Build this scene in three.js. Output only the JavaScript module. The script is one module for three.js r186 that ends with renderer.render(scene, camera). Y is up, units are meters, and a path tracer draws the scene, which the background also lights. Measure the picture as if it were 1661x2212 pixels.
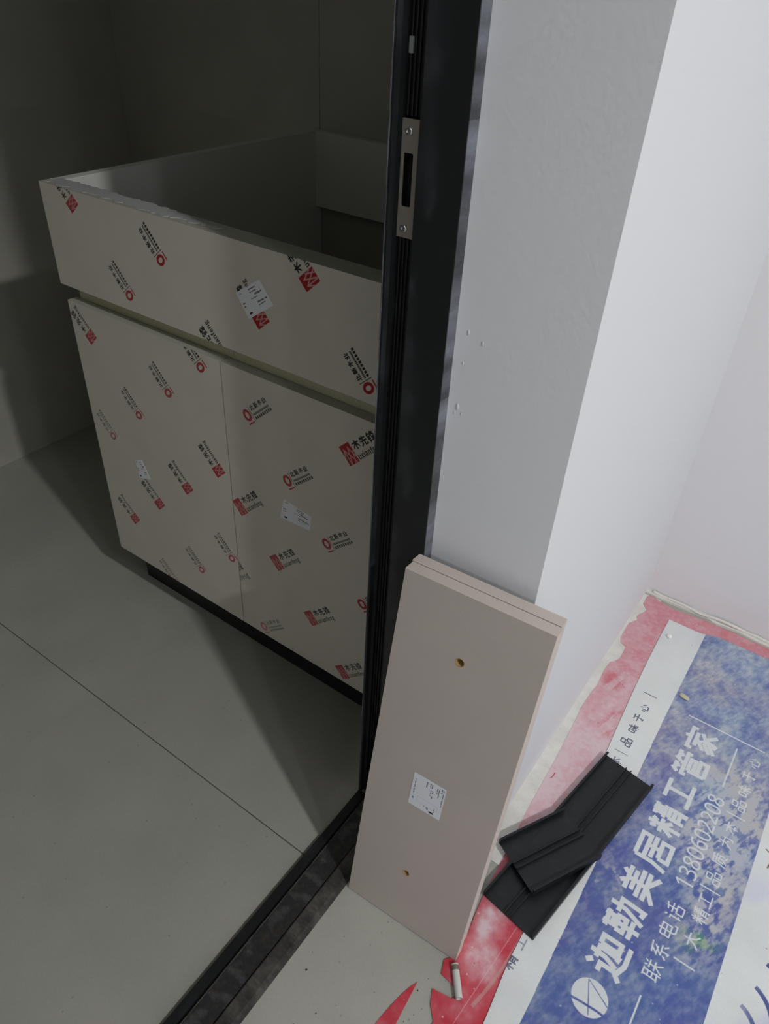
import * as THREE from 'three';
import { RoundedBoxGeometry } from 'three/addons/geometries/RoundedBoxGeometry.js';
import { mergeGeometries } from 'three/addons/utils/BufferGeometryUtils.js';

// ---------------------------------------------------------------- camera, light, exposure
const scene = new THREE.Scene();
scene.background = new THREE.Color(0x050505);
const camera = new THREE.PerspectiveCamera(69.56, 1661 / 2212, 0.02, 30);
camera.position.set(0, 1.1, 0);
camera.rotation.set(-0.64480964, 0.58207575, 0.05938692, 'YXZ');
const renderer = new THREE.WebGLRenderer({ antialias: true });
renderer.toneMapping = THREE.LinearToneMapping;
renderer.toneMappingExposure = 1.0;
renderer.shadowMap.enabled = true;
const LAMPS = [                      // unseen ceiling lamps of the outer room, the last an added fill: x, z, candela, radius, cone half angle (degrees)
  [1.9, 0.09, 14.6, 0.06, 80],  // out of view, placed to cast the shadows through the doorway
  [1.9, 0.46, 1.6, 0.05, 80],  // out of view and weaker, softens the shadow edges of the first
  [0.4, 2.4, 6.2, 0.09, 80],  // added fill for the reveal and boards, kept out of the bathroom
];
const CEIL = 2.62, LAMP_COLOR = 0xfafbff;

// ---------------------------------------------------------------- helpers
let seed = 12345;
const rnd = () => { seed = (seed + 0x6d2b79f5) | 0; let t = Math.imul(seed ^ (seed >>> 15), 1 | seed); t = (t + Math.imul(t ^ (t >>> 7), 61 | t)) ^ t; return ((t ^ (t >>> 14)) >>> 0) / 4294967296; };
const hash = (x, y) => { let h = Math.imul(x, 374761393) + Math.imul(y, 668265263) | 0; h = Math.imul(h ^ (h >>> 13), 1274126177); return ((h ^ (h >>> 16)) >>> 0) / 4294967296; };
const noise = (x, y) => {
  const ix = Math.floor(x), iy = Math.floor(y), fx = x - ix, fy = y - iy, u = fx * fx * (3 - 2 * fx), v = fy * fy * (3 - 2 * fy);
  return (hash(ix, iy) * (1 - u) + hash(ix + 1, iy) * u) * (1 - v) + (hash(ix, iy + 1) * (1 - u) + hash(ix + 1, iy + 1) * u) * v;
};
const fbm = (x, y, n = 4) => { let s = 0, a = 0.5, t = 0; for (let i = 0; i < n; i++) { s += a * noise(x, y); t += a; x = x * 2.03 + 17.1; y = y * 2.03 + 9.7; a *= 0.5; } return s / t; };
const clamp = (x, a = 0, b = 1) => Math.min(b, Math.max(a, x));
const sm = (a, b, x) => { const t = clamp((x - a) / (b - a)); return t * t * (3 - 2 * t); };
const used = {};
const numbered = (n) => { const k = used[n] = (used[n] ?? -1) + 1; return k ? n + '_' + String(k).padStart(3, '0') : n; };
function mesh(name, geo, mat, parent = scene) {
  const m = new THREE.Mesh(geo, mat); m.name = parent === scene ? numbered(name) : name; m.castShadow = m.receiveShadow = true; parent.add(m); return m;
}
function thing(name, label, category, pos = [0, 0, 0], group) {
  const o = new THREE.Group(); o.name = numbered(name); o.position.set(...pos); scene.add(o); return tag(o, label, category, group);
}
function tag(o, label, category, group) { o.userData = { label, category }; if (group) o.userData.group = group; return o; }
function structure(name, geo, mat) {
  const o = geo ? mesh(name, geo, mat) : new THREE.Group(); if (!geo) { o.name = name; scene.add(o); } o.userData.kind = 'structure'; return o;
}
// box between two corners, edges rounded by r, uv in metres
function box(x0, x1, y0, y1, z0, z1, r = 0) {
  const w = x1 - x0, h = y1 - y0, d = z1 - z0;
  const g = r ? new RoundedBoxGeometry(w, h, d, 2, r) : new THREE.BoxGeometry(w, h, d);
  g.translate((x0 + x1) / 2, (y0 + y1) / 2, (z0 + z1) / 2); return metres(g);
}
function metres(g0) {               // uv = metres on the plane that each face lies nearest to
  const g = g0.index ? g0.toNonIndexed() : g0, p = g.attributes.position, n = g.attributes.normal, uv = new Float32Array(p.count * 2);
  for (let i = 0; i < p.count; i += 3) {
    const ax = Math.abs(n.getX(i) + n.getX(i + 1) + n.getX(i + 2)), ay = Math.abs(n.getY(i) + n.getY(i + 1) + n.getY(i + 2)), az = Math.abs(n.getZ(i) + n.getZ(i + 1) + n.getZ(i + 2));
    for (let k = i; k < i + 3; k++) {
      const x = p.getX(k), y = p.getY(k), z = p.getZ(k);
      const [u, v] = ax > ay && ax > az ? [z, y] : ay > az ? [x, z] : [x, y];
      uv[k * 2] = u; uv[k * 2 + 1] = v;
    }
  }
  g.setAttribute('uv', new THREE.BufferAttribute(uv, 2)); return g;
}
function prism(points, depth, bevel = 0) {      // closed profile in x,y swept along +z
  const s = new THREE.Shape(points.map(([x, y]) => new THREE.Vector2(x, y)));
  return new THREE.ExtrudeGeometry(s, { depth, bevelEnabled: bevel > 0, bevelThickness: bevel, bevelSize: bevel, bevelOffset: -bevel, bevelSegments: 2 });
}
const uprightProfile = (pts, h) => metres(prism(pts.map(([x, z]) => [x, -z]), h).rotateX(-Math.PI / 2));   // profile in x,z swept upward from y = 0
const alongZ = (pts, z0, z1) => metres(prism(pts, z1 - z0).translate(0, 0, z0));
function canvas(w, h, paint) {
  const c = document.createElement('canvas'); c.width = w; c.height = h; paint(c.getContext('2d'), w, h);
  return c;
}
function canvasMap(c, data = false) { const t = new THREE.CanvasTexture(c); if (!data) t.colorSpace = THREE.SRGBColorSpace; t.wrapS = t.wrapT = THREE.RepeatWrapping; t.anisotropy = 8; return t; }
function pixels(w, h, f) {          // canvas from a function of the pixel -> [r, g, b, a?] in 0..255
  return canvas(w, h, (c) => {
    const im = c.createImageData(w, h);
    for (let y = 0, o = 0; y < h; y++) for (let x = 0; x < w; x++, o += 4) { const q = f(x, y); im.data[o] = q[0]; im.data[o + 1] = q[1]; im.data[o + 2] = q[2]; im.data[o + 3] = q[3] ?? 255; }
    c.putImageData(im, 0, 0);
  });
}
const std = (o) => new THREE.MeshStandardMaterial({ roughness: 0.6, ...o });
function repeatMap(c, size, data) { const t = canvasMap(c, data); t.repeat.set(1 / size, 1 / size); return t; }

// ---------------------------------------------------------------- lettering: strokes on a 100 x 100 field
const GLYPH = {
  工: '15,18 85,18;50,18 50,84;6,84 94,84', 木: '8,30 92,30;50,5 50,95;50,32 10,76;50,32 90,76', 大: '8,36 92,36;50,6 50,36 34,70 10,92;52,40 68,72 92,92',
  心: '20,45 12,72;35,40 38,86 76,86 80,66;50,22 58,42;78,34 92,60', 于: '20,15 80,15;8,45 92,45;52,15 52,90 34,82', 本: '8,30 92,30;50,5 50,95;50,32 10,72;50,32 90,72;32,72 68,72',
  品: '30,8 70,8 70,40 30,40 30,8;8,54 42,54 42,92 8,92 8,54;58,54 92,54 92,92 58,92 58,54',
  味: '8,25 32,25 32,72 8,72 8,25;48,30 88,30;40,52 96,52;68,8 68,95;66,52 42,82;70,52 95,82',
  质: '20,14 85,8;20,14 18,60 8,92;22,30 92,30;58,12 56,44;34,44 82,44 82,76;34,44 34,76;58,50 56,70 30,94;62,78 88,94',
  为: '25,8 35,22;10,36 84,36 81,86 62,88;50,8 45,50 10,92;55,52 65,66',
  联: '6,12 48,12;14,12 14,80;40,12 40,95;14,34 40,34;14,55 40,55;4,80 48,74;60,8 66,22;88,8 80,22;54,30 96,30;50,55 98,55;75,30 72,60 50,92;76,58 96,92',
  系: '80,8 20,16;45,16 22,38 65,38;68,25 25,58 82,56;50,58 50,92 40,88;30,68 14,86;70,66 88,86', 电: '18,20 82,20 82,66 18,66 18,20;18,43 82,43;50,5 50,82 60,90 95,90 95,76',
  话: '14,10 24,22;6,38 22,38 22,85 34,74;88,8 48,18;40,38 96,38;68,16 68,58;46,58 90,58 90,92 46,92 46,58',
  迦: '12,8 24,22;4,40 24,40 24,74 6,92;22,80 50,92 98,92;32,26 60,26 58,74 48,72;46,8 44,45 32,76;70,24 92,24 92,70 70,70 70,24',
  勒: '6,14 52,14;18,5 18,28 42,28 42,5;12,38 48,38 48,57 12,57 12,38;30,28 30,95;4,74 54,74;58,30 94,30 90,88 74,84;76,6 74,45 54,94',
  美: '30,4 40,16;70,4 60,16;14,20 86,20;20,36 80,36;8,52 92,52;50,18 50,52;8,69 92,69;50,52 46,72 10,95;54,72 90,95', 居: '16,10 88,10 88,32 18,32;16,10 16,55 6,94;26,48 96,48;60,34 60,66;34,66 88,66 88,92 34,92 34,66',
  精: '12,14 18,30;42,14 34,30;4,42 50,42;27,6 27,95;26,44 6,75;30,48 48,68;54,13 96,13;58,25 92,25;52,37 98,37;75,5 75,37;60,50 60,94;60,50 92,50 92,92 82,90;60,64 92,64;60,78 92,78',
  管: '22,4 8,22;16,12 46,12;30,14 36,24;64,4 52,22;58,12 94,12;74,14 80,24;50,22 50,32;10,46 10,34 92,34 92,46;28,48 76,48 76,62 28,62;28,48 28,96;28,75 82,75 82,95 28,95',
  家: '50,3 54,14;8,32 8,18 92,18 92,32;22,36 80,36;52,38 18,64;44,46 60,70 54,94 42,90;50,58 14,84;56,70 18,97;84,48 62,62;60,58 92,92',
  北: '35,8 35,92;10,35 35,35;6,80 35,66;62,8 62,86 94,88 94,70;90,30 62,48', 业: '36,12 36,86;64,12 64,86;12,34 24,70;90,34 76,70;6,88 94,88',
  新: '28,4 30,14;8,18 50,18;18,24 22,36;42,24 36,36;6,42 52,42;28,42 28,92;8,60 50,60;24,62 8,84;34,64 46,80;90,8 62,20 60,60 54,92;62,44 96,44;80,44 80,95',
  先: '30,10 16,34;24,24 86,24;50,5 50,50;8,50 92,50;38,50 34,76 10,94;62,50 62,88 92,90 92,74',
  锋: '26,5 6,34;18,22 46,22;10,44 44,44;8,62 46,62;26,44 26,90 44,78;66,5 48,34;62,16 88,16 48,44;60,20 94,44;54,54 92,54;58,68 88,68;50,82 96,82;73,48 73,96',
};
function glyph(c, ch, x, y, size, lw) {     // top-left x, y
  c.lineWidth = size * lw; c.lineCap = 'butt'; c.lineJoin = 'miter'; c.miterLimit = 3; c.beginPath();
  for (const s of GLYPH[ch].split(';')) s.split(' ').forEach((p, i) => { const [a, b] = p.split(',').map(Number); c[i ? 'lineTo' : 'moveTo'](x + a * size / 100, y + b * size / 100); });
  c.stroke();
}

// ---------------------------------------------------------------- surfaces
const rollerBump = repeatMap(pixels(256, 256, (x, y) => { const v = 128 + (fbm(x / 5, y / 5, 3) - 0.5) * 150; return [v, v, v]; }), 0.16, true);
const paint = std({ color: 0xe1e2e4, roughness: 0.75, bumpMap: rollerBump, bumpScale: 0.00025 });
const endPaint = std({ color: 0xe4e2e3, roughness: 0.8, bumpMap: rollerBump, bumpScale: 0.00025 });
const ceilingPaint = std({ color: 0xe8e8e8, roughness: 0.9 });
const tileMap = repeatMap(pixels(512, 512, (x, y) => {
  const v = 174 + (fbm(x / 60, y / 60, 4) - 0.5) * 14 + (hash(x, y) - 0.5) * 5, d = hash(x * 3 + 1, y * 7 + 2) > 0.9996 ? 0.75 : 1; return [v * d, v * 0.995 * d, v * 0.935 * d];
}), 0.9);
const floorTile = std({ map: tileMap, roughness: 0.42 });
const grout = std({ color: 0x6b675b, roughness: 0.9 });
const wallTileMap = repeatMap(pixels(256, 256, (x, y) => { const v = 176 + (fbm(x / 40, y / 40, 4) - 0.5) * 16; return [v, v * 0.99, v * 0.925]; }), 0.8);
const wallTile = std({ map: wallTileMap, roughness: 0.3 });
const black = std({ color: 0x16181b, roughness: 0.5 });
const frameMap = repeatMap(pixels(256, 512, (x, y) => { const v = 30 + sm(0.5, 0.85, fbm(x / 26, y / 110, 4)) * 26 + (hash(x, y) - 0.5) * 4; return [v * 0.95, v, v * 1.04]; }), 0.3);
const frameBlack = std({ map: frameMap, roughness: 0.42 });
const edgeMap = repeatMap(pixels(128, 512, (x, y) => { const v = 92 + (fbm(x / 30, y / 34, 4) - 0.5) * 110 + (hash(x, y) - 0.5) * 8; return [v, v * 1.03, v * 1.1]; }), 0.25);
const frameEdge = std({ map: edgeMap, roughness: 0.45 });
const steel = std({ color: 0xa39c92, roughness: 0.4, metalness: 0.45 });
const screwSteel = std({ color: 0xc4c4c6, roughness: 0.25, metalness: 0.9 });
const rubber = std({ color: 0x0b0b0c, roughness: 0.55 });

// ---------------------------------------------------------------- floor: tiles on a screed
const DOORX = -0.393, JZ = -0.571, GZ = -0.587, WX = -0.1825;
const floor = structure('floor', box(-1.8, 3.1, -0.12, -0.003, -1.6, 3.1), grout);
{
  const G = 0.0008;
  const lay = (x0, x1, z0, z1) => mesh('tile', box(x0 + G, x1 - G, -0.0035, 0, z0 + G, z1 - G, 0.0006), floorTile, floor);
  const zs = [-1.31, -1.2355, -0.4355, 0.3645, 1.1];
  for (let i = 0; i < 4; i++) lay(-1.70, DOORX + 0.03, zs[i], zs[i + 1]);
  const zo = [-1.36, -1.2355, -0.455, 0.3645, 1.1645, 1.9645, 3.02], xo = [-0.345, 0.855, 2.055, 3.02];
  for (let i = 0; i < 6; i++) for (let j = 0; j < 3; j++) lay(xo[j], xo[j + 1], zo[i], zo[i + 1]);
}

// ---------------------------------------------------------------- walls and ceiling
{
  const H = CEIL, pier = uprightProfile([[-0.368, GZ], [WX, GZ], [-0.1795, -1.36], [-0.368, -1.36]], H);
  const near = box(-0.368, -0.1825, 0, H, 0.262, 3.1), head = box(-0.368, -0.1825, 2.09, H, GZ, 0.262);
  const wall = structure('wall_door', mergeGeometries([pier, near, head].map((g) => { const q = g.clone(); for (const k of Object.keys(q.attributes)) if (!['position', 'normal', 'uv'].includes(k)) q.deleteAttribute(k); return q; })), paint);
  for (const [x, y, r] of [[-0.304, 0.822, 1.6], [-0.288, 0.8155, 1.5], [-0.306, 0.79, 1.2], [-0.3063, 0.7426, 2.2], [-0.309, 0.7348, 1.3], [-0.301, 0.736, 1]])
    mesh('paint_drip', new THREE.SphereGeometry(r / 1000, 10, 8).scale(0.8, 1.7, 0.45).translate(x, y, GZ), paint, wall);
}
structure('wall_end', box(-0.37, 3.1, 0, CEIL, -1.5, -1.355), endPaint);
structure('wall_right', box(3.0, 3.12, 0, CEIL, -1.355, 3.1), paint);
structure('wall_near', box(-1.8, 3.0, 0, CEIL, 3.0, 3.12), paint);
structure('ceiling', box(-0.37, 3.12, CEIL, CEIL + 0.1, -1.5, 3.12), ceilingPaint);
structure('ceiling_bathroom', box(-1.8, -0.37, 2.4, CEIL + 0.1, -1.45, 1.2), ceilingPaint);
{
  const back = structure('wall_back', box(-1.8, -0.37, 0, 2.4, -1.45, -1.309), grout), e = 0.001;
  const xs = [-1.69, -1.07, -0.372], ys = [0, 1.2, 2.4];
  for (let i = 0; i < 2; i++) for (let j = 0; j < 2; j++) mesh('tile', box(xs[i] + e, xs[i + 1] - e, ys[j] + e, ys[j + 1] - e, -1.309, -1.3), wallTile, back);
  structure('wall_left', box(-1.8, -1.69, 0, 2.4, -1.309, 1.1), wallTile);
  structure('wall_bathroom', box(-1.8, -0.37, 0, 2.4, 1.1, 1.2), wallTile);
  const pierTile = structure('wall_pier', box(-0.382, -0.368, 0, 2.4, -1.3, -0.60), wallTile);
  mesh('tile', box(-0.382, -0.368, 0, 2.4, 0.275, 1.1), wallTile, pierTile);
}
// plaster left at the foot of the walls
const plasterMap = repeatMap(pixels(256, 256, (x, y) => { const v = 224 + (fbm(x / 22, y / 22, 4) - 0.5) * 24 - (fbm(x / 3, y / 3, 2) > 0.87 ? 34 : 0); return [v, v * 0.99, v * 0.95]; }), 0.2);
const plaster = std({ map: plasterMap, roughness: 0.95 });
function slab(outline, h, mat, name, parent = scene, y = 0) {    // thin flat piece with a given outline (x, z) and uneven edge height
  const g = prism(outline.map(([x, z]) => [x, -z]), h, h * 0.3).rotateX(-Math.PI / 2).translate(0, y, 0);
  return mesh(name, metres(g), mat, parent);
}
{
  const out = [], back = [];
  for (let i = 0; i <= 40; i++) {
    const z = -0.60 - i * 0.0185, t = i / 40;
    out.push([-0.145 + (noise(i * 0.7, 3) - 0.5) * 0.006, z]);
    back.push([-0.19, z]);
  }
  slab([...back, ...out.reverse()], 0.0012, plaster, 'trim_1').userData.kind = 'structure';
  const a = [], b = [];
  for (let i = 0; i <= 60; i++) { const x = -0.18 + i * 0.012; a.push([x, -1.36]); b.push([x, -1.347 + sm(0, 0.1, x + 0.18) * 0.004 + (noise(i * 0.55, 8) - 0.5) * 0.009]); }
  slab([...a, ...b.reverse()], 0.005, plaster, 'trim_2').userData.kind = 'structure';
  const ridge = new THREE.TubeGeometry(new THREE.CatmullRomCurve3(Array.from({ length: 34 }, (_, i) => new THREE.Vector3(-0.165 + i * 0.02, 0.006 + noise(i * 0.8, 21) * 0.006, -1.352 + noise(i * 0.6, 31) * 0.006))), 120, 0.0035, 7);
  structure('trim_3', metres(ridge), plaster);
}

// ---------------------------------------------------------------- door frame, strike plate and threshold
{
  const door = structure('door_1'), H = 2.1;
  const W = { x: -0.394 };
  const jamb = mesh('jamb', uprightProfile([[-0.394, -0.64], [-0.394, JZ], [-0.3912, JZ], [-0.3912, JZ - 0.008], [-0.3862, JZ - 0.008], [-0.3862, JZ - 0.026], [-0.3656, JZ - 0.026], [-0.3658, JZ - 0.003], [-0.3634, JZ], [-0.3182, JZ], [-0.3182, GZ - 0.01], [-0.368, GZ - 0.012], [-0.368, -0.64]], H), frameBlack, door);
  jamb.userData.label = 'black aluminium door jamb';
  mesh('edge_trim', box(-0.3182, -0.3174, 0, H, GZ, JZ), frameEdge, door);
  mesh('edge_bead', box(-0.3945, -0.3935, 0, H, JZ - 0.002, JZ + 0.0006), frameEdge, door);
  // ribbed rubber seal in the rebate, above and below the strike plate
  const seal = (y0, y1) => {
    const rib = []; for (let i = 0; i < 5; i++) rib.push(box(-0.3858 + i * 0.0042, -0.3834 + i * 0.0042, y0, y1, JZ - 0.02, JZ - 0.0115, 0.0008));
    rib.push(box(-0.3862, -0.3656, y0, y1, JZ - 0.0265, JZ - 0.0145));
    return mesh('rubber_seal', mergeGeometries(rib), rubber, door);
  };
  seal(0, 0.894); seal(0.994, H);
  // strike plate with its latch opening
  const s = new THREE.Shape([[-0.3866, 0.8955], [-0.3658, 0.8955], [-0.3658, 0.9925], [-0.3866, 0.9925]].map(([x, y]) => new THREE.Vector2(x, y)));
  const hx0 = -0.3838, hx1 = -0.3733, hy0 = 0.922, hy1 = 0.9665, r = 0.002, hole = new THREE.Path();
  hole.moveTo(hx0 + r, hy0); hole.lineTo(hx1 - r, hy0); hole.quadraticCurveTo(hx1, hy0, hx1, hy0 + r); hole.lineTo(hx1, hy1 - r); hole.quadraticCurveTo(hx1, hy1, hx1 - r, hy1); hole.lineTo(hx0 + r, hy1); hole.quadraticCurveTo(hx0, hy1, hx0, hy1 - r); hole.lineTo(hx0, hy0 + r); hole.quadraticCurveTo(hx0, hy0, hx0 + r, hy0);
  s.holes.push(hole);
  const plate = mesh('strike_plate', metres(new THREE.ExtrudeGeometry(s, { depth: 0.0014, bevelEnabled: true, bevelSize: 0.0003, bevelThickness: 0.0003, bevelSegments: 2 }).translate(0, 0, JZ - 0.0098)), steel, door);
  plate.userData.label = 'brushed steel strike plate with a latch opening';
  for (const y of [0.9832, 0.9032]) {
    const prof = [[0, 0.0002], [0.0012, 0.0002], [0.0016, 0.0009], [0.0026, 0.0009], [0.0034, 0.0004], [0.0036, 0]].map(([x, yy]) => new THREE.Vector2(x, yy));
    mesh('screw', new THREE.LatheGeometry(prof, 20).rotateX(Math.PI / 2).translate(-0.3795, y, JZ - 0.0081), screwSteel, plate);
  }
  mesh('latch_pocket', box(-0.386, -0.366, 0.915, 0.972, JZ - 0.026, JZ - 0.022), rubber, door);
  mesh('seal_clip', box(-0.3855, -0.3815, 1.039, 1.051, JZ - 0.0125, JZ - 0.0095, 0.0008), std({ color: 0x8a8f8c, roughness: 0.5 }), door);
  // near jamb and head of the same frame
  mesh('jamb', box(-0.394, -0.3178, 0, H, 0.246, 0.27, 0.002), frameBlack, door);
  mesh('head', box(-0.394, -0.3178, H - 0.016, H, GZ, 0.246, 0.002), frameBlack, door);
  // threshold: the same channel lying in the floor
  const dirtMap = repeatMap(pixels(512, 512, (x, y) => {
    const n = fbm(x / 46, y / 30, 5), m = fbm(x / 9 + 40, y / 9, 3), v = 40 + sm(0.42, 0.75, n) * 26 + (m - 0.5) * 20 + (hash(x, y) - 0.5) * 7, w = sm(0.55, 0.75, fbm(x / 20 + 9, y / 20 + 5, 3)) * 12; return [v + w, v + w * 0.7, v * 1.0];
  }), 0.16);
  const dirty = std({ map: dirtMap, roughness: 0.55 });
  const dusty = std({ map: repeatMap(pixels(128, 512, (x, y) => { const v = 60 + (fbm(x / 16, y / 70, 4) - 0.5) * 62 + (fbm(x / 8 + 5, y / 10, 3) - 0.5) * 26 + (hash(x, y) - 0.5) * 10; return [v, v * 0.97, v * 0.88]; }), 0.12), roughness: 0.8 });
  const z0 = JZ + 0.0005, z1 = 0.245;
  const th = mesh('threshold', alongZ([[-0.3935, -0.003], [-0.3935, 0.007], [-0.392, 0.008], [-0.3795, 0.008], [-0.3788, 0.003], [-0.3765, 0.003], [-0.376, -0.003]], z0, z1), frameBlack, door);
  th.userData.label = 'black metal door threshold';
  mesh('channel', alongZ([[-0.3744, -0.003], [-0.3744, 0.0058], [-0.3435, 0.0048], [-0.343, -0.003]], z0, z1), dirty, th);
  mesh('ledge', alongZ([[-0.3764, -0.003], [-0.3764, 0.0072], [-0.3756, 0.0078], [-0.3745, 0.0074], [-0.3745, -0.003]], z0, z1), dusty, th);
  mesh('lip', alongZ([[-0.3416, -0.003], [-0.3416, 0.0072], [-0.340, 0.008], [-0.324, 0.006], [-0.3165, 0.0006], [-0.3165, -0.003]], z0, z1), dusty, th);
}

// ---------------------------------------------------------------- unseen ceiling lamps of the outer room, the last one added as fill
LAMPS.forEach(([x, z, cd, r, cone], i) => {
  const t = thing('unseen_ceiling_lamp', ['unseen round white ceiling lamp nearest the end wall, lighting the room and the doorway', 'second unseen round white ceiling lamp beside the first, weaker', 'added larger round fill lamp towards the near wall, out of view'][i], 'lamp', [x, CEIL, z]);
  mesh('rim', new THREE.LatheGeometry([[r, -0.012], [r + 0.012, -0.012], [r + 0.014, 0], [r, 0]].map(([a, b]) => new THREE.Vector2(a, b)), 40), ceilingPaint, t);
  mesh('diffuser', new THREE.CylinderGeometry(r, r, 0.006, 40).translate(0, -0.003, 0), std({ color: 0xffffff, emissive: LAMP_COLOR, emissiveIntensity: 6 }), t);
  const l = new THREE.SpotLight(LAMP_COLOR, cd, 0, THREE.MathUtils.degToRad(cone), 0.35, 2);
  l.position.set(0, -0.02, 0); l.target.position.set(0, -2, 0); l.castShadow = true; l.shadow.radius = r / 0.02; l.shadow.mapSize.set(2048, 2048); l.shadow.bias = -0.0005;
  t.add(l, l.target);
});

// ---------------------------------------------------------------- vanity cabinet in the bathroom
{
  const FX0 = -1.083, FX1 = -0.384, FZ = -0.662, TH = 0.018, TOP = 0.811, PPM = 2000;
  const v = thing('vanity_cabinet', 'film-covered off-white bathroom vanity cabinet without a top, with a black kick plate', 'cabinet', [0, 0, 0]);
  const boardEdge = std({ color: 0xb9b8a8, roughness: 0.6 }), carcass = std({ color: 0xe6e5dc, roughness: 0.55 }), rail = std({ color: 0xe0dab8, roughness: 0.5 });
  // protective film printed with two repeating marks: [mark, x of its red sign, y, size, angle, strength]
  const film = (x0, x1, y0, y1, marks) => canvas(Math.round((x1 - x0) * PPM), Math.round((y1 - y0) * PPM), (c, w, h) => {
    const im = c.createImageData(w, h);
    for (let y = 0, o = 0; y < h; y++) for (let x = 0; x < w; x++, o += 4) { const q = 224 + (fbm(x / 90 + x0 * 50, y / 90, 3) - 0.5) * 9; im.data[o] = q; im.data[o + 1] = q * 0.97; im.data[o + 2] = q * 0.905; im.data[o + 3] = 255; }
    c.putImageData(im, 0, 0);
    for (const [kind, x, y, L, deg, a = 1] of marks) {
      c.save(); c.translate((x - x0) * PPM, (y1 - y) * PPM); c.rotate(-deg * Math.PI / 180); c.scale(L * PPM / 100, L * PPM / 100); c.globalAlpha = a;
      const dark = '#20221f', red = '#b2202b';
      if (kind === 'M') {
        c.fillStyle = red; c.fillRect(-17, -25, 34, 50); c.strokeStyle = '#d8a5a0'; c.lineWidth = 3.4; c.beginPath();
        c.moveTo(-17, 6); c.lineTo(-9, -14); c.lineTo(12, 25); c.moveTo(-9, 25); c.lineTo(-9, -12); c.moveTo(-8, 25); c.lineTo(6, -14); c.lineTo(17, 14); c.moveTo(4, 25); c.lineTo(15, -4); c.stroke();
        c.strokeStyle = dark; [...'木先锋'].forEach((ch, i) => glyph(c, ch, 22 + i * 26, -24, 25, 0.13));
        c.fillStyle = dark; c.font = 'bold 20px sans-serif'; c.save(); c.translate(20, 22); const tw = c.measureText('uxianfeng').width; c.scale(80 / tw, 1); c.fillText('uxianfeng', 0, 0); c.restore();
      } else {
        c.strokeStyle = red; c.lineWidth = 8; c.beginPath(); c.ellipse(-1, -3, 11, 14, 0, 0, 7); c.stroke(); c.fillStyle = red; c.fillRect(-14, 20, 26, 4);
        c.strokeStyle = dark; c.lineWidth = 1.6; c.beginPath(); c.moveTo(18, -22); c.lineTo(18, 24); c.stroke();
        [...'北新木业'].forEach((ch, i) => glyph(c, ch, 23 + i * 20, -23, 18, 0.14));
        c.fillStyle = dark; for (let i = 0; i < 19; i++) c.fillRect(24 + i * 4, 2, 2.6, 6); for (let i = 0; i < 9; i++) c.fillRect(24 + i * 9, 12, 6, 8);
      }
      c.restore();
    }
  });
  const panel = (name, x0, x1, y0, y1, marks, label) => {
    const g = new THREE.BoxGeometry(x1 - x0, y1 - y0, TH).translate((x0 + x1) / 2, (y0 + y1) / 2, FZ - TH / 2);
    const front = std({ map: canvasMap(film(x0, x1, y0, y1, marks)), roughness: 0.38 });
    const m = mesh(name, g, [boardEdge, boardEdge, boardEdge, boardEdge, front, carcass], v); if (label) m.userData.label = label; return m;
  };
  const dr = panel('front_panel', FX0, FX1, 0.657, TOP, [['M', -1.01, 0.792, 0.05, 132, 0.9], ['O', -0.828, 0.753, 0.05, 130], ['O', -0.91, 0.682, 0.05, 130, 0.85], ['M', -0.562, 0.79, 0.056, 132], ['M', -0.645, 0.717, 0.052, 130], ['M', -0.718, 0.634, 0.06, 132], ['O', -0.469, 0.679, 0.05, 132]], 'upper front panel printed with red and black marks');
  const d1 = panel('door', -1.074, -0.7312, 0.112, 0.632, [['M', -1.03, 0.581, 0.052, 134, 0.85], ['O', -0.771, 0.61, 0.05, 132, 0.9], ['O', -0.853, 0.54, 0.05, 131, 0.75], ['O', -0.938, 0.469, 0.049, 131, 0.7], ['O', -1.023, 0.396, 0.048, 131, 0.55], ['M', -0.756, 0.434, 0.052, 133, 0.9], ['M', -0.839, 0.363, 0.052, 134, 0.85], ['M', -0.923, 0.291, 0.052, 135, 0.8], ['M', -1.007, 0.217, 0.052, 135, 0.75], ['O', -0.745, 0.257, 0.049, 134, 0.65], ['O', -0.83, 0.184, 0.048, 133, 0.6], ['O', -0.914, 0.108, 0.05, 133, 0.45]], 'left door');
  const d2 = panel('door', -0.7294, -0.387, 0.112, 0.632, [['O', -0.681, 0.561, 0.053, 41, 0.8], ['O', -0.608, 0.478, 0.053, 40, 0.8], ['O', -0.534, 0.396, 0.053, 41, 0.8], ['M', -0.497, 0.571, 0.06, 43], ['M', -0.714, 0.382, 0.058, 42, 0.8], ['M', -0.639, 0.304, 0.057, 43, 0.8], ['M', -0.568, 0.221, 0.056, 42, 0.85], ['O', -0.465, 0.313, 0.053, 43], ['O', -0.678, 0.13, 0.052, 39, 0.45], ['M', -0.501, 0.135, 0.056, 42, 0.75], ['M', -0.772, 0.197, 0.075, 42, 0.6]], 'right door');
  // paper labels stuck on the film (their square codes are left blank)
  const labelMap = (n) => canvasMap(canvas(180, 140, (c, w, h) => {
    c.fillStyle = '#f7f9fb'; c.fillRect(0, 0, w, h); c.fillStyle = '#2c2e30'; seed = 77 + n;
    for (const [x, y, k, s] of [[84, 14, 9, 6], [84, 30, 10, 5], [110, 44, 6, 9], [76, 62, 12, 4], [104, 86, 9, 8], [104, 102, 10, 5], [12, 14, 4, 5], [10, 62, 3, 6], [10, 78, 3, 6]]) for (let i = 0; i < k; i++) if (rnd() > 0.18) c.fillRect(x + i * (s * 0.95), y, s * 0.66, s);
    c.fillStyle = '#121314'; c.fillRect(22, h - 24, 20, 10);
  }));
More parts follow.
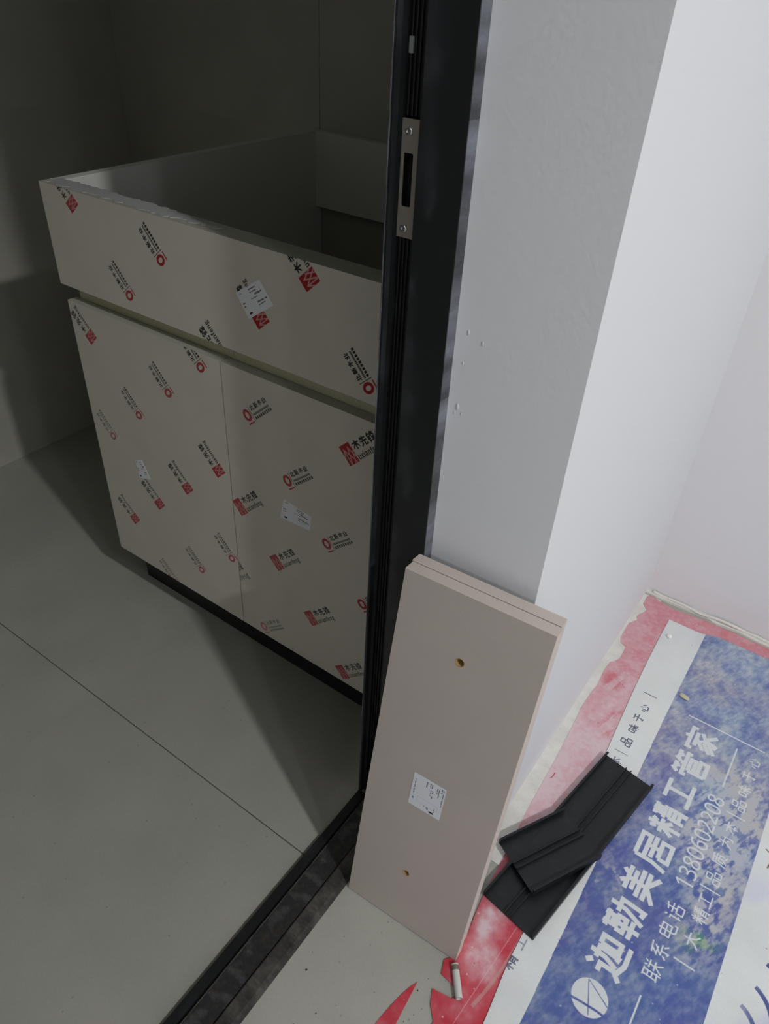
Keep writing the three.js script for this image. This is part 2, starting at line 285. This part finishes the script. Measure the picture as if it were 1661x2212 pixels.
  const sticker = (parent, quad, n, label) => {
    const g = new THREE.BufferGeometry(), z = FZ + 0.0004, P = quad.map(([x, y, dz = 0]) => [x, y, z + dz]);
    const pos = [...P, ...P.map(([x, y, q]) => [x, y, q - 0.0003])].flat();
    g.setAttribute('position', new THREE.Float32BufferAttribute(pos, 3)); g.setAttribute('uv', new THREE.Float32BufferAttribute([0, 1, 1, 1, 1, 0, 0, 0, 0, 1, 1, 1, 1, 0, 0, 0], 2));
    g.setIndex([0, 2, 1, 0, 3, 2, 4, 5, 6, 4, 6, 7, 0, 1, 5, 0, 5, 4, 1, 2, 6, 1, 6, 5, 2, 3, 7, 2, 7, 6, 3, 0, 4, 3, 4, 7]);
    const gg = g.toNonIndexed(); gg.computeVertexNormals();
    const m = mesh('sticker', gg, std({ map: labelMap(n), roughness: 0.6 }), parent); m.userData.label = label;
  };
  sticker(dr, [[-0.687, 0.742], [-0.644, 0.77], [-0.622, 0.742], [-0.666, 0.712]], 1, 'white printed paper label');
  sticker(d2, [[-0.618, 0.442], [-0.564, 0.434], [-0.568, 0.406], [-0.627, 0.403]], 2, 'white printed paper label, slightly skewed');
  sticker(d1, [[-0.972, 0.366], [-0.953, 0.372], [-0.937, 0.338], [-0.968, 0.328]], 3, 'torn remains of a paper label');
  // carcass
  const side = (x0) => metres(prism([[0.68, 0.1], [1.298, 0.1], [1.298, TOP], [0.68, TOP], [0.68, 0.656], [0.712, 0.656], [0.712, 0.599], [0.68, 0.599]], TH).rotateY(Math.PI / 2).translate(x0, 0, 0));
  mesh('side_panel', side(FX0), carcass, v); mesh('side_panel', side(FX1 - TH), carcass, v);
  mesh('bottom_panel', box(FX0 + TH, FX1 - TH, 0.1, 0.118, -1.28, -0.68), carcass, v);
  mesh('front_rail', box(FX0 + TH, FX1 - TH, 0.7, TOP - 0.0015, -0.6995, -0.6815), boardEdge, v);
  mesh('back_rail', box(FX0 + TH, FX1 - TH, 0.666, TOP, -1.298, -1.28), carcass, v);
  for (const [a, b] of [[FX0 + 0.016, -0.7215], [-0.7205, FX1 - 0.012]]) mesh('handle_rail', box(a, b, 0.6, 0.655, -0.698, -0.6815), rail, v);
  mesh('kick_plate', box(-1.074, FX1 - 0.004, 0, 0.1, -0.728, -0.712), black, v);
  // ragged protective film left along the top edge
  const up = [], lo = [];
  for (let i = 0; i <= 60; i++) { const x = FX0 + 0.01 + i * 0.0058; up.push([x, -0.692 - noise(i * 0.9, 4) * 0.008 + sm(35, 60, i) * 0.014]); lo.push([x, -0.664 - noise(i * 0.8, 14) * 0.009 - sm(40, 60, i) * 0.009]); }
  slab([...up, ...lo.reverse()], 0.0006, std({ color: 0xc9cbc4, roughness: 0.35 }), 'protective_film', v, TOP + 0.0001).userData.label = 'torn whitish film along the top edge';
}

// ---------------------------------------------------------------- two shelf boards leaning in the doorway
{
  const th = 0.163, ph = -0.047, u = new THREE.Vector3(Math.cos(ph), 0, Math.sin(ph)), n = new THREE.Vector3(Math.sin(ph), 0, -Math.cos(ph));
  const up = new THREE.Vector3(0, Math.cos(th), 0).addScaledVector(n, Math.sin(th)), out = new THREE.Vector3().crossVectors(u, up);
  const q = new THREE.Quaternion().setFromRotationMatrix(new THREE.Matrix4().makeBasis(u, up, out)), o = new THREE.Vector3(-0.3108, 0, -0.435);
  const W = 0.1794, T = 0.0175, L = 0.571;
  const faceMap = repeatMap(pixels(256, 256, (x, y) => { const v = 178 + (fbm(x / 40, y / 40, 3) - 0.5) * 5 + (hash(x, y) - 0.5) * 3; return [v, v * 0.94, v * 0.895]; }), 0.3);
  const face = std({ map: faceMap, roughness: 0.62 }), edge = std({ color: 0xcfc2b7, roughness: 0.6 }), raw = std({ color: 0xa98a55, roughness: 0.95 });  // edge is the face tone lightened, top light put into its colour
  const lean = (name, label, shift, back, lift, len, holes) => {
    const t = thing(name, label, 'board', [0, 0, 0], undefined);
    t.quaternion.copy(q); t.position.copy(o).addScaledVector(u, shift).addScaledVector(up, lift).addScaledVector(out, -back);
    const s = new THREE.Shape([[0, 0], [W, 0], [W, len], [0, len]].map(([x, y]) => new THREE.Vector2(x, y)));
    for (const [x, y, r] of holes) s.holes.push(new THREE.Path().absellipse(x, y, r, r, 0, Math.PI * 2, true));
    mesh('panel', metres(new THREE.ExtrudeGeometry(s, { depth: T - 0.0008, bevelEnabled: true, bevelSize: 0.0004, bevelOffset: -0.0004, bevelThickness: 0.0004, bevelSegments: 2, curveSegments: 24 }).translate(0, 0, -T + 0.0004)), [face, edge], t);
    for (const [x, y, r] of holes) mesh('drill_hole', new THREE.LatheGeometry([[r * 0.86, -T + 0.001], [r * 0.86, -0.0006], [r, 0.0001], [r * 1.12, 0.00015], [r * 1.12, -0.0006]].map(([a, b]) => new THREE.Vector2(a, b)), 28).rotateX(Math.PI / 2).translate(x, y, 0), raw, t);
    return t;
  };
  const f = lean('shelf_board', 'front greige laminate board with two drilled holes and a white label, leaning in the doorway', 0, 0, 0.0030, L - 0.0030, [[0.0861, 0.4805, 0.0052], [0.0813, 0.1052, 0.0046]]);
  lean('shelf_board', 'plain greige laminate board leaning behind the drilled and labelled one', -0.0023, 0.0192, 0.0061, L - 0.0061, []);
  const lab = canvasMap(canvas(300, 360, (c, w, h) => {
    c.fillStyle = '#d6d9de'; c.fillRect(0, 0, w, h); c.save(); c.translate(w, 0); c.rotate(Math.PI / 2);   // the print runs down the board
    c.fillStyle = '#4a4e58'; seed = 5;
    const row = (x, y, k, s, p = 0.15) => { for (let i = 0; i < k; i++) if (rnd() > p) c.fillRect(x + i * s * 0.86, y, s * 0.62, s); };
    row(20, 12, 26, 9); row(14, 26, 5, 12); row(40, 52, 12, 9); row(26, 68, 9, 9); row(24, 116, 5, 11); row(24, 132, 4, 11); row(90, 124, 13, 6); row(26, 164, 6, 12); row(90, 104, 3, 13); row(150, 104, 3, 12); row(60, 268, 22, 9); row(262, 262, 2, 14); row(268, 60, 6, 9);
    c.strokeStyle = '#9aa0a8'; c.lineWidth = 2; c.strokeRect(232, 40, 60, 190); c.fillRect(300, 118, 10, 20); c.fillStyle = '#101214'; c.fillRect(322, 62, 18, 44);
    c.fillStyle = '#555a62'; c.fillRect(312, 118, 8, 14); c.fillRect(300, 152, 8, 10);
    c.restore();
  }));
  const sg = new THREE.BoxGeometry(0.0457, 0.0555, 0.0003).translate(0.0849, 0.2613, 0.00016);
  const sm1 = std({ map: lab, roughness: 0.55 }), pw = std({ color: 0xd6d9de });
  mesh('sticker', sg, [pw, pw, pw, pw, sm1, pw], f).userData.label = 'white printed label';
}

// ---------------------------------------------------------------- floor-protection sheets
const speck = (c, n, w, h, color, r0, r1) => { c.fillStyle = color; for (let i = 0; i < n; i++) { c.beginPath(); c.arc(rnd() * w, rnd() * h, r0 + rnd() * (r1 - r0), 0, 7); c.fill(); } };
{
  // red sheet, dusty and pale at its far end
  const X0 = -0.19, Z0 = -1.36, SX = 0.34, SZ = 1.12, K = 1500;
  const map = canvasMap((() => {
    const w = Math.round(SX * K), h = Math.round(SZ * K);
    const base = pixels(w, h, (px, py) => {
      const x = X0 + px / K, z = Z0 + py / K;
      const far = sm(-0.52, -0.75, z), n = fbm(x * 48, z * 48, 5), f = fbm(x * 9 + 3, z * 7, 3);
      const fine = fbm(x * 150, z * 150, 3), swipe = fbm(x * 70 + z * 20, z * 16 - x * 8, 4);
      let dust = 0.20 + 0.55 * far + 0.16 * sm(-0.97, -0.88, z) * far + (n - 0.5) * (0.55 - 0.33 * far) + (fine - 0.5) * 0.22;
      dust -= 0.07 * sm(-1.02, -1.12, z) + 0.08 * sm(-1.2, -1.28, z) - (f - 0.5) * 0.2;
      dust += 0.55 * sm(0.036, 0.004, Math.abs(x + 0.107 - (z + 0.47) * 0.2)) * sm(-0.62, -0.5, z) * sm(-0.425, -0.46, z) * (0.55 + n);
      dust -= 0.32 * sm(0.028, 0.008, Math.hypot(x + 0.142, (z + 1.055) * 0.8)) * sm(0.35, 0.55, swipe) + 0.26 * sm(0.03, 0.004, Math.hypot((x + 0.108) * 1.2, (z + 0.96) * 0.45)) * sm(0.48, 0.6, swipe);
      dust = clamp(dust, 0, 0.9);
      const r = [194, 48, 62], d = [224, 211, 213]; return r.map((v, i) => v + (d[i] - v) * dust + (hash(px, py) - 0.5) * 6);
    });
    const c = base.getContext('2d'), P = (x, z) => [(x - X0) * K, (z - Z0) * K];
    c.strokeStyle = 'rgba(240,190,196,0.55)'; c.lineWidth = 1.6; c.beginPath(); c.moveTo(...P(-0.077, -0.62)); c.lineTo(...P(-0.094, -0.40)); c.lineTo(...P(-0.104, -0.27)); c.stroke();
    c.strokeStyle = 'rgba(200,168,160,0.6)'; c.lineWidth = 7; c.beginPath(); c.moveTo(...P(-0.072, -0.53)); c.quadraticCurveTo(...P(-0.073, -0.46), ...P(-0.086, -0.41)); c.stroke();
    seed = 91; speck(c, 260, w, h, 'rgba(232,214,216,0.7)', 0.6, 2.2); speck(c, 30, w, h, 'rgba(120,40,50,0.6)', 0.6, 1.6);
    c.strokeStyle = 'rgba(170,40,52,0.9)'; c.lineWidth = 2; c.beginPath(); c.moveTo(...P(-0.147, -0.80)); c.lineTo(...P(-0.1475, -0.79)); c.lineTo(...P(-0.1495, -0.785)); c.stroke();
    return base;
  })());
  const red = std({ map, roughness: 0.55 });
  const outline = (pts, h, y, name, parent) => {
    const g = prism(pts.map(([x, z]) => [x, -z]), h).rotateX(-Math.PI / 2).translate(0, y, 0), p = g.attributes.position, uv = g.attributes.uv;
    for (let i = 0; i < p.count; i++) uv.setXY(i, (p.getX(i) - X0) / SX, 1 - (p.getZ(i) - Z0) / SZ);
    return mesh(name, g, red, parent);
  };
  const sheet = outline([[-0.172, -1.3325], [-0.167, -1.342], [-0.155, -1.339], [-0.142, -1.334], [-0.11, -1.329], [-0.075, -1.333], [-0.05, -1.336], [0.007, -1.338], [0.15, -1.334], [0.15, -1.0], [0.05, -0.9], [0.0, -0.3], [0.0, -0.24], [-0.125, -0.24], [-0.123, -0.31], [-0.1175, -0.3647], [-0.131, -0.379], [-0.1395, -0.3968], [-0.128, -0.399], [-0.112, -0.402], [-0.1075, -0.4092], [-0.115, -0.4145], [-0.124, -0.417], [-0.139, -0.4186], [-0.1455, -0.4364], [-0.1378, -0.4466], [-0.1345, -0.4737], [-0.1385, -0.4991], [-0.1445, -0.5434], [-0.1545, -0.7164], [-0.158, -0.827], [-0.1635, -0.92], [-0.1666, -0.9575], [-0.166, -1.0], [-0.1637, -1.0287], [-0.1672, -1.07], [-0.1655, -1.1], [-0.160, -1.106], [-0.1535, -1.12], [-0.1545, -1.14], [-0.1555, -1.157], [-0.1625, -1.16], [-0.1685, -1.163], [-0.1737, -1.178], [-0.1748, -1.2282], [-0.1705, -1.236], [-0.164, -1.2487], [-0.1685, -1.257], [-0.1675, -1.266], [-0.161, -1.278], [-0.1597, -1.284], [-0.158, -1.2905], [-0.1645, -1.2965], [-0.171, -1.305]], 0.0009, 0.0013, 'protection_sheet');
  tag(sheet, 'torn dusty red plastic sheet on the floor along the white wall', 'sheet');
  const scrap = outline([[-0.1599, -0.3923], [-0.1648, -0.381], [-0.1685, -0.3694], [-0.1722, -0.3531], [-0.176, -0.33], [-0.18, -0.29], [-0.152, -0.295], [-0.1556, -0.3345], [-0.158, -0.365]], 0.0006, 0.0002, 'sheet_scrap');
  tag(scrap, 'pointed red plastic scrap lying alone on the grey tiles', 'scrap');
}
{
  // printed white and blue sheet; its far edge is curled up a little
  const X0 = -0.115, Z0 = -1.3, SX = 0.5, SZ = 1.3, K = 1500, w = Math.round(SX * K), h = Math.round(SZ * K);
  const leftEdge = (z) => -0.109 + 0.037 * sm(-1.292, -0.45, z) * 1 + 0.0086 * sm(-0.5, -0.38, z), blueL = (z) => -0.0335 + 0.0075 * clamp((z + 1.05) / 0.6);
  const lines = canvas(w, h, (c) => {       // coverage of the white print on the blue, and of the blue print on the white
    c.strokeStyle = c.fillStyle = '#fff';
    const put = (ch, x, z, size, lw) => { c.save(); c.translate((x - X0) * K, (z - Z0) * K); c.rotate(-Math.PI / 2); if (GLYPH[ch]) glyph(c, ch, -size * K / 2, -size * K / 2, size * K, lw); c.restore(); };
    const seg = (x0, z0, x1, z1, t) => { c.lineWidth = t * K; c.beginPath(); c.moveTo((x0 - X0) * K, (z0 - Z0) * K); c.lineTo((x1 - X0) * K, (z1 - Z0) * K); c.stroke(); };
    [...'迦勒美居精工管家'].forEach((ch, i) => put(ch, 0.037, -0.576 - i * 0.0632, 0.057, 0.125));
    [...'联系电话'].forEach((ch, i) => put(ch, 0.0935, -0.595 - i * 0.0325, 0.028, 0.08));
    c.save(); c.translate((0.105 - X0) * K, (-0.735 - Z0) * K); c.rotate(-Math.PI / 2); c.font = `${0.036 * K}px sans-serif`; const tw = c.measureText('1380602208').width; c.scale(0.19 * K / tw, 1); c.fillText('1380602208', 0, 0); c.restore();
    for (const [ch, z] of [['大', -0.668], ['精', -0.709], ['工', -0.737], ['品', -0.779], ['质', -0.814], ['为', -0.85], ['本', -0.88], ['品', -0.93], ['味', -0.962], ['于', -0.996], ['心', -1.029]]) { put(ch, 0.126, z, 0.024, 0.09); }
    seg(0.112, -0.757, 0.142, -0.757, 0.0022); seg(0.112, -0.906, 0.142, -0.906, 0.0022); seg(0.112, -0.63, 0.142, -0.63, 0.0022);
    seg(0.002, -1.064, 0.137, -1.064, 0.0028); seg(0.0945, -1.043, 0.0945, -0.948, 0.0025); seg(0.0915, -0.556, 0.0915, -0.48, 0.0025);
    // round sign: two cuts and a bar through a white disc
    c.save(); c.translate((0.0365 - X0) * K, (-0.512 - Z0) * K); c.rotate(-Math.PI / 2); const R = 0.0245 * K; c.beginPath(); c.ellipse(0, 0, R, R, 0, 0, 7); c.fill(); c.globalCompositeOperation = 'destination-out';
    c.lineWidth = R * 0.05; c.beginPath(); c.moveTo(R * 0.85, -R * 0.4); c.lineTo(-R * 0.85, R * 0.25); c.moveTo(R * 0.85, -R * 0.4); c.lineTo(R * 0.1, R); c.stroke(); c.lineWidth = R * 0.12; c.beginPath(); c.moveTo(-R * 0.55, -R); c.quadraticCurveTo(-R * 0.4, 0, -R * 0.4, R); c.stroke(); c.restore();
  });
  const dark = canvas(w, h, (c) => {
    c.strokeStyle = c.fillStyle = '#fff';
    const put = (ch, x, z, size, lw) => { c.save(); c.translate((x - X0) * K, (z - Z0) * K); c.rotate(-Math.PI / 2); glyph(c, ch, -size * K / 2, -size * K / 2, size * K, lw); c.restore(); };
    const seg = (x0, z0, x1, z1, t) => { c.lineWidth = t * K; c.beginPath(); c.moveTo((x0 - X0) * K, (z0 - Z0) * K); c.lineTo((x1 - X0) * K, (z1 - Z0) * K); c.stroke(); };
    for (const [ch, z] of [['精', -0.487], ['工', -0.519], ['本', -0.885], ['品', -0.935], ['味', -0.97], ['于', -0.999], ['心', -1.027]]) put(ch, -0.0715, z, 0.021, 0.09);
    seg(-0.082, -0.908, -0.058, -0.908, 0.0014); seg(-0.085, -1.065, -0.06, -1.065, 0.0016);
    for (const [x0, z0, x1, z1] of [[0.222, -0.70, 0.262, -0.64], [0.216, -0.66, 0.25, -0.60], [0.205, -0.625, 0.24, -0.56], [0.236, -0.74, 0.28, -0.69]]) { c.lineWidth = 0.006 * K; c.beginPath(); c.moveTo((x0 - X0) * K, (z0 - Z0) * K); c.quadraticCurveTo((x1 - 0.004 - X0) * K, (z0 + 0.012 - Z0) * K, (x1 - X0) * K, (z1 - Z0) * K); c.stroke(); }
  });
  const L = lines.getContext('2d').getImageData(0, 0, w, h).data, D = dark.getContext('2d').getImageData(0, 0, w, h).data;
  const art = pixels(w, h, (px, py) => {
    const x = X0 + px / K, z = Z0 + py / K, o = (py * w + px) * 4 + 3, inBlue = x > blueL(z) && x < 0.17 + (z + 0.8) * 0.0;
    const n = fbm(x * 30 + 5, z * 30, 5), m = fbm(x * 75 + z * 40, z * 60 - x * 60, 4), far = sm(-0.66, -0.95, z), grain = (hash(px, py) - 0.5) * 8, warm = fbm(x * 12 + 31, z * 12 + 4, 3);
    let white = [224, 227, 224].map((q, i) => q + (fbm(x * 18, z * 18 + 7, 4) - 0.5) * 16 - (i === 2 ? (warm - 0.5) * 8 : 0));
    const lav = sm(0.45, 0.6, fbm(x * 9 + 2, z * 7 + 1, 3)) * sm(0.16, 0.18, x) * sm(-0.85, -0.76, z); white = [white[0] - lav * 16, white[1] - lav * 19, white[2] + lav * 4];
    if (!inBlue) { const k = D[o] / 255 * (0.45 + 0.5 * sm(0.35, 0.6, n)), ink = x > 0.18 ? [72, 84, 140] : [74, 82, 104]; return white.map((q, i) => q + (ink[i] - q) * k + grain); }
    const streak = fbm(x * 260 + z * 110, z * 70 - x * 40, 3), fine = fbm(x * 190, z * 190, 3);
    let wear = 0.13 + 0.47 * far + (n - 0.5) * (0.55 + 0.25 * far) + (m - 0.5) * 0.5 + (streak - 0.5) * 0.5 + (fine - 0.5) * 0.3;
    wear += 0.8 * sm(0.085, 0.0, Math.hypot((x - 0.118) * 0.9, (z + 0.86) * 0.42)) * sm(0.38, 0.55, m * 0.6 + streak * 0.4) + 0.5 * sm(0.06, 0, Math.hypot(x - 0.135, (z + 0.7) * 0.55)) * sm(0.4, 0.58, m * 0.5 + streak * 0.5) + 0.35 * sm(0.05, 0, Math.hypot(x + 0.005, (z + 0.68) * 0.7)) * sm(0.5, 0.62, m);
    wear = clamp(wear, 0.0, 0.92);
    const dust = [194 + (warm - 0.5) * 24, 194, 194 - (warm - 0.5) * 26], blue = [84 + (warm - 0.5) * 26, 100 + (n - 0.5) * 20, 160];
    const g = sm(0.04, 0, Math.hypot(x - 0.135, (z + 0.69) * 0.55)) * sm(0.45, 0.65, fbm(x * 40, z * 40 + 3, 3)); blue[1] += g * 45; blue[2] -= g * 35; dust[2] -= g * 50;
    const c0 = blue.map((q, i) => q + (dust[i] - q) * wear), k = L[o] / 255 * clamp(0.98 - wear * 0.1);
    return c0.map((q, i) => q + ([222, 226, 224][i] - q) * k + grain);
  });
  { const c = art.getContext('2d'); seed = 4; speck(c, 160, w, h, 'rgba(226,226,226,0.7)', 0.6, 2); speck(c, 60, w, h, 'rgba(60,60,80,0.45)', 0.5, 1.5);
    c.strokeStyle = 'rgba(92,58,48,0.8)'; c.lineWidth = 3; c.beginPath(); c.moveTo((0.181 - X0) * K, (-0.877 - Z0) * K); c.lineTo((0.194 - X0) * K, (-0.87 - Z0) * K); c.lineTo((0.19 - X0) * K, (-0.845 - Z0) * K); c.moveTo((0.2 - X0) * K, (-0.855 - Z0) * K); c.lineTo((0.205 - X0) * K, (-0.83 - Z0) * K); c.stroke(); }
  // grid from the slanting left edge to the right, with a curl along the far edge
  const NU = 44, NV = 110, top = [], idx = [], uv = [], zf = -1.291, zn = -0.12, TH = 0.0007;
  const H = (x, z) => 0.0024 + 0.0012 * (fbm(x * 14, z * 14, 2)) + 0.011 * sm(-0.05, 0.0, x) * sm(0.2, 0.1, x) * sm(-1.2, zf, z);
  for (const dy of [TH, 0]) for (let j = 0; j <= NV; j++) for (let i = 0; i <= NU; i++) {
    const z = zf + (zn - zf) * j / NV, xl = leftEdge(z), x = xl + (0.375 - xl) * i / NU; top.push(x, H(x, z) + dy, z); uv.push((x - X0) / SX, 1 - (z - Z0) / SZ);
  }
  const V = (s, i, j) => s * (NU + 1) * (NV + 1) + j * (NU + 1) + i;
  for (let j = 0; j < NV; j++) for (let i = 0; i < NU; i++) { idx.push(V(0, i, j), V(0, i, j + 1), V(0, i + 1, j), V(0, i + 1, j), V(0, i, j + 1), V(0, i + 1, j + 1)); idx.push(V(1, i, j), V(1, i + 1, j), V(1, i, j + 1), V(1, i + 1, j), V(1, i + 1, j + 1), V(1, i, j + 1)); }
  for (let j = 0; j < NV; j++) for (const i of [0, NU]) idx.push(V(0, i, j), V(1, i, j), V(0, i, j + 1), V(0, i, j + 1), V(1, i, j), V(1, i, j + 1));
  for (let i = 0; i < NU; i++) for (const j of [0, NV]) idx.push(V(0, i, j), V(0, i + 1, j), V(1, i, j), V(1, i, j), V(0, i + 1, j), V(1, i + 1, j));
  const g = new THREE.BufferGeometry(); g.setAttribute('position', new THREE.Float32BufferAttribute(top, 3)); g.setAttribute('uv', new THREE.Float32BufferAttribute(uv, 2)); g.setIndex(idx); g.computeVertexNormals();
  tag(mesh('protection_sheet', g, std({ map: canvasMap(art), roughness: 0.5 })), 'white and blue printed protection sheet with large white lettering, lying over the red one', 'sheet');
}

// ---------------------------------------------------------------- black aluminium profiles lying across the sheets
{
  const alu = std({ map: repeatMap(pixels(256, 256, (x, y) => { const q = sm(0.6, 0.85, fbm(x / 14, y / 50, 4)) * 12; return [18 + q, 21 + q, 23.5 + q]; }), 0.1), roughness: 0.45 });
  const W = 0.0897, t = 0.0016, F = 0.0115;
  const profile = () => {       // flat base, a flange with a small hook on each side, two ribs in the middle: across x, up y
    const half = [[0, 0], [0, F], [0.0036, F], [0.0036, F - 0.0012], [0.0016, F - 0.0014], [0.0016, t]];
    const ribs = [[0.0385, t], [0.0385, 0.0068], [0.0401, 0.0068], [0.0401, t], [0.0475, t], [0.0475, 0.0068], [0.0491, 0.0068], [0.0491, t]];
    return [...half, ...ribs, ...half.map(([x, y]) => [W - x, y]).reverse()];
  };
  const rod = (name, label, P, dir, y, len, tilt = 0, pitch = 0) => {
    const o = mesh(name, metres(prism(profile(), len).translate(0, 0, -len)), alu);
    o.geometry.index || 0; o.position.set(P[0], y, P[1]); o.rotation.set(pitch, Math.atan2(-dir[0], -dir[1]), tilt, 'YXZ'); return tag(o, label, 'profile', undefined);
  };
  rod('metal_profile', 'longer black channelled metal profile, lying on the printed sheets underneath the short one', [-0.1455, -0.5455], [0.0553, -0.338], 0.0045, 0.344);
  rod('metal_profile', 'shorter black channelled metal profile, lying slantwise on top of the longer one', [-0.1637, -0.6245], [0.468, -0.884], 0.0135, 0.127, 0.02);
}

// ---------------------------------------------------------------- rubbish on the floor
{
  const c0 = new THREE.Vector3(-0.1300, 0, -0.4388), c1 = new THREE.Vector3(-0.1075, 0, -0.4105), d = c1.clone().sub(c0), t = thing('paper_tube', 'small white tube with a grey band at one end, lying beside the leaning board foot', 'rubbish', [c0.x, 0.0066, c0.z]);
  t.rotation.y = Math.atan2(d.x, d.z); const len = d.length() + 0.006, R = 0.0048;
  const seg = (name, a, b, r, col) => mesh(name, new THREE.LatheGeometry([[r * 0.75, a], [r, a], [r, b], [r * 0.75, b], [r * 0.75, a]].map(([x, y]) => new THREE.Vector2(x, y)), 24).rotateX(Math.PI / 2), std({ color: col, roughness: 0.7 }), t);
  seg('end_rim', 0, 0.002, R * 1.02, 0xc8c4b0); seg('grey_band', 0.002, 0.0085, R, 0x77736a); seg('body', 0.0085, len, R * 1.01, 0xd2d3cc);
  const lump = (name, label, x, z, y, sx, sy, sz, col, ry = 0) => {
    const g = new THREE.IcosahedronGeometry(1, 2), p = g.attributes.position; for (let i = 0; i < p.count; i++) { const k = 0.82 + 0.36 * noise(p.getX(i) * 2 + 9 + x * 50, p.getY(i) * 2 + p.getZ(i) * 1.7 + z * 30); p.setXYZ(i, p.getX(i) * k * sx, p.getY(i) * k * sy, p.getZ(i) * k * sz); }
    g.computeVertexNormals(); const m = mesh(name, g, std({ color: col, roughness: 0.9 })); m.position.set(x, y, z); m.rotation.y = ry; return tag(m, label, 'rubbish');
  };
  lump('plaster_crumb', 'yellowish flat plaster crumb on the edge of the blue print', -0.018, -1.1, 0.0055, 0.0095, 0.0024, 0.0055, 0xc9c3a4, -0.25);
  lump('foam_pellet', 'round white pellet on the white strip at the far end of the printed sheet', -0.0925, -1.238, 0.0072, 0.0048, 0.0044, 0.0048, 0xf6f6ee);
  // dark grit on the tiles outside the door
  const bits = []; seed = 33;
  for (let i = 0; i < 26; i++) { const r = 0.0004 + rnd() * rnd() * rnd() * 0.0013, g = new THREE.IcosahedronGeometry(r, 0).scale(1, 0.6, 1 + rnd()).rotateY(rnd() * 6).translate(-0.30 + rnd() * 0.17, r * 0.5, -0.42 + rnd() * 0.2); bits.push(g); }
  const grit = mesh('floor_grit', mergeGeometries(bits), std({ color: 0x4a453d, roughness: 0.95 })); tag(grit, 'dark grit scattered on the grey tiles in front of the boards', 'grit'); grit.userData.kind = 'stuff';
}

renderer.render(scene, camera);
